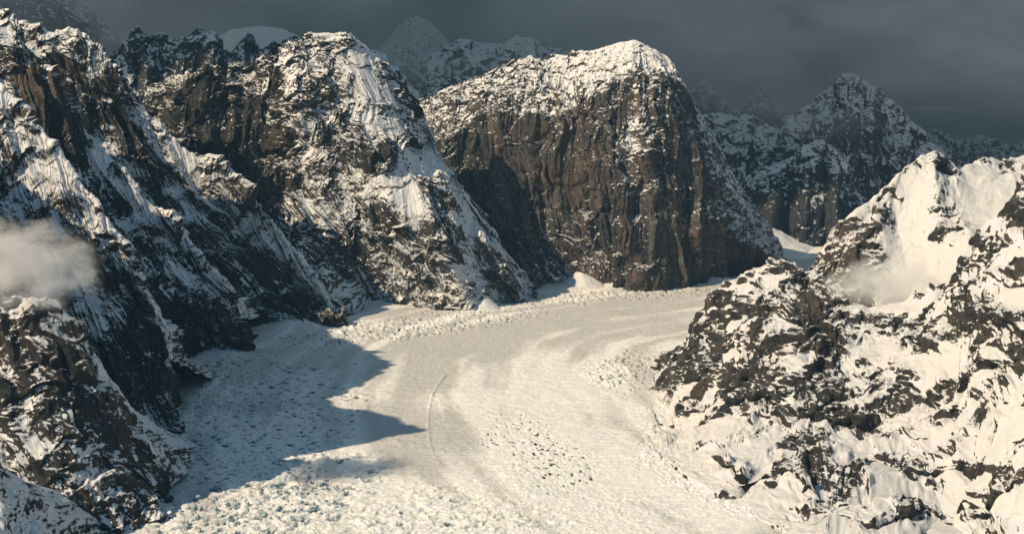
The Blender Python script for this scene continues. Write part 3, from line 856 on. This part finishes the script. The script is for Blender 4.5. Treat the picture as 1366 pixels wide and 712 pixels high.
def slab(name, x0, x1, y0, y1, z0, z1, nx, ny, mat, seed, amp, **kw):
    """closed cloud slab with a billowed surface"""
    import bmesh
    bm = bmesh.new()
    xs, ys = np.linspace(x0, x1, nx), np.linspace(y0, y1, ny)
    X, Y = np.meshgrid(xs, ys)
    q = np.stack([X, Y, 0 * X], -1).reshape(-1, 3)
    rim = np.minimum(np.minimum((X - x0), (x1 - X)), np.minimum(Y - y0, y1 - Y)) / 1500.0
    rim = np.clip(rim, 0, 1) ** 0.5
    nz = fbm(q / 2200.0, seed, 4).reshape(X.shape) * amp
    wob = fbm(q / 3000.0 + 9, seed + 3, 3).reshape(X.shape) * 350
    mid = (z0 + z1) / 2
    lo = mid - (mid - z0 - nz) * rim
    hi = mid + (z1 - mid + nz) * rim + 1
    pl = [[bm.verts.new((X[i, j] , Y[i, j] + wob[i, j] * (i < ny * .3), lo[i, j])) for j in range(nx)] for i in range(ny)]
    ph = [[bm.verts.new((X[i, j] , Y[i, j] + wob[i, j] * (i < ny * .3), hi[i, j])) for j in range(nx)] for i in range(ny)]
    for i in range(ny - 1):
        for j in range(nx - 1):
            bm.faces.new((pl[i][j], pl[i + 1][j], pl[i + 1][j + 1], pl[i][j + 1]))
            bm.faces.new((ph[i][j], ph[i][j + 1], ph[i + 1][j + 1], ph[i + 1][j]))
    for i in range(ny - 1):
        bm.faces.new((pl[i][0], ph[i][0], ph[i + 1][0], pl[i + 1][0]))
        bm.faces.new((pl[i][nx - 1], pl[i + 1][nx - 1], ph[i + 1][nx - 1], ph[i][nx - 1]))
    for j in range(nx - 1):
        bm.faces.new((pl[0][j], pl[0][j + 1], ph[0][j + 1], ph[0][j]))
        bm.faces.new((pl[ny - 1][j], ph[ny - 1][j], ph[ny - 1][j + 1], pl[ny - 1][j + 1]))
    me = bpy.data.meshes.new(name)
    bm.to_mesh(me); bm.free()
    for p in me.polygons: p.use_smooth = True
    me.materials.append(mat)
    return link(name, me, **kw)

M_DECK = bpy.data.materials.new('storm_cloud')
n, l = nt(M_DECK)
out = n.new('ShaderNodeOutputMaterial')
df = n.new('ShaderNodeBsdfDiffuse')
df.inputs['Color'].default_value = (0.55, 0.58, 0.62, 1)
tr = n.new('ShaderNodeBsdfTranslucent')
tr.inputs['Color'].default_value = (0.60, 0.68, 0.75, 1)
mxs = n.new('ShaderNodeMixShader')
mxs.inputs[0].default_value = 0.7
l.new(df.outputs[0], mxs.inputs[1])
l.new(tr.outputs[0], mxs.inputs[2])
l.new(mxs.outputs[0], out.inputs[0])
slab('storm_cloud', -26000, 14000, 7000, 52000, 6300, 7400, 60, 60, M_DECK, 301, 350,
     label='dark storm cloud layer hanging over the far mountains', cat='cloud', kind='stuff')

def bank_density(n, l):
    geo = n.new('ShaderNodeNewGeometry')
    sep = n.new('ShaderNodeSeparateXYZ')
    l.new(geo.outputs['Position'], sep.inputs[0])
    nz = noise_node(n, l, mapping(n, l, geo.outputs['Position'], (0, 0, 0), (1, 1, 1.6)), 1 / 1500.0, 3, 0.55)
    zz = math_node(n, l, 'ADD', sep.outputs['Z'], math_node(n, l, 'MULTIPLY', math_node(n, l, 'SUBTRACT', nz, 0.5), 1600.0))
    up = smooth(n, l, zz, 700.0, 1700.0)
    fr = smooth(n, l, sep.outputs['Y'], 10600.0, 12300.0)
    dens = math_node(n, l, 'ADD', math_node(n, l, 'MULTIPLY', up, 5.2e-4), 2.0e-5)
    dens = math_node(n, l, 'ADD', dens, math_node(n, l, 'MULTIPLY', smooth(n, l, sep.outputs['Y'], 13500.0, 17000.0), 3.0e-4))
    nz2 = noise_node(n, l, mapping(n, l, geo.outputs['Position'], (0, 0.2, 0), (1, 1, 2.2)), 1 / 900.0, 4, 0.6, 0.5)
    dens = math_node(n, l, 'MULTIPLY', dens, smooth(n, l, nz2, 0.36, 0.62))
    return math_node(n, l, 'MULTIPLY', math_node(n, l, 'MULTIPLY', dens, 1.5), fr)
M_BANK = volume_material('cloud_bank', (0.83, 0.89, 0.93), 1e-4, bank_density)
def box(name, x0, x1, y0, y1, z0, z1, mat, **kw):
    me = bpy.data.meshes.new(name)
    v = [(x, y, z) for z in (z0, z1) for y in (y0, y1) for x in (x0, x1)]
    f = [(0, 2, 3, 1), (4, 5, 7, 6), (0, 1, 5, 4), (2, 6, 7, 3), (0, 4, 6, 2), (1, 3, 7, 5)]
    me.from_pydata(v, [], f)
    me.materials.append(mat)
    return link(name, me, **kw)
box('cloud_bank', -14000, 14000, 10200, 30000, -60, 4200, M_BANK, label='grey storm cloud swallowing the tops of the far mountains', cat='cloud', kind='stuff')
M_HAZE = volume_material('haze', (0.30, 0.62, 0.95), 5e-6, None)
box('haze', -20000, 20000, -3000, 34000, -90, 4600, M_HAZE, label='thin blue air filling the whole valley', cat='haze', kind='stuff')

# ------------------------------------------------------------------ snow cones under the gullies
def ground_z(x, y):
    p = np.array([[x, y, 0.0]])
    return float(glacier_height(p)[0][0])

def snow_cone(ax, ay, ad, half, reach, seed, yaw=0.0):
    """avalanche cone: apex against the rock, fanning out over the ice"""
    top = P(ax, ay, ad)
    nr, na = 26, 40
    r = np.linspace(0, 1, nr)[:, None]
    th = np.linspace(-math.pi * .62, math.pi * .62, na)[None, :] + yaw
    R = reach * (0.75 + 0.25 * np.cos(th - yaw)) * (half / reach + (1 - half / reach) * np.abs(np.cos(th - yaw)))
    X = top[0] + r * R * np.sin(th)
    Y = top[1] - r * R * np.cos(th)
    Z = -6 + (top[2] + 6) * (1 - r) ** 1.25 * np.ones_like(th)
    pts = np.stack([X, Y, Z], -1)
    f = np.stack([th * 4 + 0 * r, r * 1.2 + 0 * th, np.full_like(X, seed)], -1).reshape(-1, 3)
    pts[..., 2] += (fbm(f * 1.3, seed, 3).reshape(X.shape) * 7 + gnoise(pts.reshape(-1, 3) / 14.0, seed).reshape(X.shape) * 2) * np.sin(r * math.pi) ** .6
    return link('snow_cone', grid_mesh('snow_cone', pts, M_CONE, {'snow': np.full(X.shape, 0.6)}), parent=glacier)

M_CONE = rock_snow('cone_snow', (0.03, 0.03, 0.033), (0.09, 0.08, 0.07), (0.1, 0.09, 0.08), thr=0.25)
for k, c in enumerate([(641, 383, 7960, 130, 210), (500, 384, 8250, 240, 420), (575, 392, 8040, 130, 170), (690, 390, 8350, 120, 180), (775, 352, 8830, 180, 300),
                       (815, 374, 8750, 120, 170), (876, 372, 8730, 130, 190), (952, 362, 9010, 170, 260), (900, 380, 8680, 90, 120), (1010, 355, 9500, 200, 300),
                       (350, 418, 7500, 200, 380), (405, 425, 7560, 110, 200), (252, 446, 6720, 190, 330), (448, 424, 7560, 110, 170)]):
    snow_cone(*c, 500 + k)

# ------------------------------------------------------------------ seracs and boulders
def rock_mesh(name, seed, mat, flat=0.75, snow=-0.2):
    import bmesh
    bm = bmesh.new()
    bmesh.ops.create_icosphere(bm, subdivisions=2, radius=1.0)
    me = bpy.data.meshes.new(name)
    bm.to_mesh(me); bm.free()
    v = np.array([q.co[:] for q in me.vertices])
    k = 1 + 0.55 * facet(v * 1.1 + seed * 3.7, seed, 0.8)
    v = v * np.clip(k, 0.45, 1.6)[:, None] * [1, 1, flat]
    me.vertices.foreach_set('co', v.reshape(-1).astype(np.float32))
    at = me.attributes.new('snow', 'FLOAT', 'POINT')
    at.data.foreach_set('value', np.full(len(v), snow, np.float32))
    me.materials.append(mat)
    me.update()
    return me

rs = np.random.RandomState(5)
def scatter(n, bx, by, rx, ry, rot):
    r = []
    while len(r) < n:
        u, v = rs.normal(size=2) * 0.55
        if u * u + v * v > 1: continue
        px = bx + u * rx * math.cos(rot) - v * ry * math.sin(rot)
        py = by + u * rx * math.sin(rot) + v * ry * math.cos(rot)
        r.append((px, py))
    a = np.array(r)
    p = P(a[:, 0], a[:, 1], plane_depth(a[:, 0], a[:, 1]))
    p[:, 2] = glacier_height(p * [1, 1, 0])[0]
    return p

ICE_M = [rock_mesh('serac', 610 + k, M_ICE, 0.9) for k in range(6)]
for p in scatter(150, 330, 690, 170, 42, -.3):
    o = link('serac', ICE_M[rs.randint(6)], parent=glacier)
    sc_ = 4 + 7 * rs.rand() ** 2
    o.location = (p[0], p[1], p[2] + sc_ * .15)
    o.scale = (sc_ * (0.8 + .5 * rs.rand()), sc_, sc_ * (0.8 + .7 * rs.rand()))
    o.rotation_euler = (rs.rand() * .5, rs.rand() * .5, rs.rand() * 6.3)

M_BOULDER = rock_snow('boulder_rock', (0.022, 0.026, 0.03), (0.05, 0.05, 0.05), (0.07, 0.06, 0.05), thr=0.75)
ROCK_M = [rock_mesh('boulder', 640 + k, M_BOULDER, 0.7, -0.3) for k in range(5)]
for n_, bx, by, rx, ry, rot, lab, grp, sz in (
    (46, 735, 608, 70, 34, .55, 'small dark block standing in for an opening in the pitted middle of the glacier', 'blocks standing in for openings in the middle of the glacier', 4.0),  # dark blocks added in place of openings in the ice, not boulders
    (44, 925, 600, 48, 60, -.5, 'dark boulder in the rubble where the sunlit ridge meets the glacier', 'boulders at the ridge foot', 4.6),
    (16, 835, 492, 45, 18, -.2, 'dark block in the broken ice below the toe of the sunlit ridge', 'blocks in the broken ice', 5.0)):
    for p in scatter(n_, bx, by, rx, ry, rot):
        o = link('boulder', ROCK_M[rs.randint(5)], lab, 'boulder', None, grp)
        sc_ = sz * (0.6 + 0.9 * rs.rand() ** 2)
        o.location = (p[0], p[1], p[2] + sc_ * .2)
        o.scale = (sc_ * (0.8 + .6 * rs.rand()), sc_, sc_)
        o.rotation_euler = (0, 0, rs.rand() * 6.3)

# ------------------------------------------------------------------ two small clouds among the rocks
def cloud(px, py, d, rx, ry, rz, dens, label, seed, tilt=0.0):
    import bmesh
    bm = bmesh.new()
    bmesh.ops.create_icosphere(bm, subdivisions=4, radius=1.0)
    me = bpy.data.meshes.new('cloud')
    bm.to_mesh(me); bm.free()
    def expr(n, l):
        tc = n.new('ShaderNodeTexCoord')
        ln = n.new('ShaderNodeVectorMath'); ln.operation = 'LENGTH'
        l.new(tc.outputs['Object'], ln.inputs[0])
        geo = n.new('ShaderNodeNewGeometry')
        nz = noise_node(n, l, mapping(n, l, geo.outputs['Position'], (0, 0, 0), (1, 1, 1.3)), 1 / 95.0, 7, 0.62, 0.2)
        e = math_node(n, l, 'ADD', math_node(n, l, 'SUBTRACT', 1.0, ln.outputs['Value']), math_node(n, l, 'MULTIPLY', math_node(n, l, 'SUBTRACT', nz, 0.53), 2.8))
        f = math_node(n, l, 'MULTIPLY', smooth(n, l, e, 0.0, 0.65), smooth(n, l, ln.outputs['Value'], 1.0, 0.75))
        return math_node(n, l, 'MULTIPLY', f, dens)
    me.materials.append(volume_material('cloud_%d' % seed, (0.99, 0.99, 0.99), dens, expr, -0.25))
    o = link('cloud', me, label, 'cloud')
    o.location = P(px, py, d)
    o.scale = (rx, ry, rz)
    o.rotation_euler = (0, tilt, 0)
    return o
cloud(24, 350, 4130, 285, 190, 160, 0.010, 'small grey cloud drifting in front of the shaded rock spurs', 701, 0.12)
cloud(1172, 378, 5680, 300, 230, 130, 0.0065, 'thin wisp of cloud lying in the snow bowl beside the rock tower', 702, -0.15)
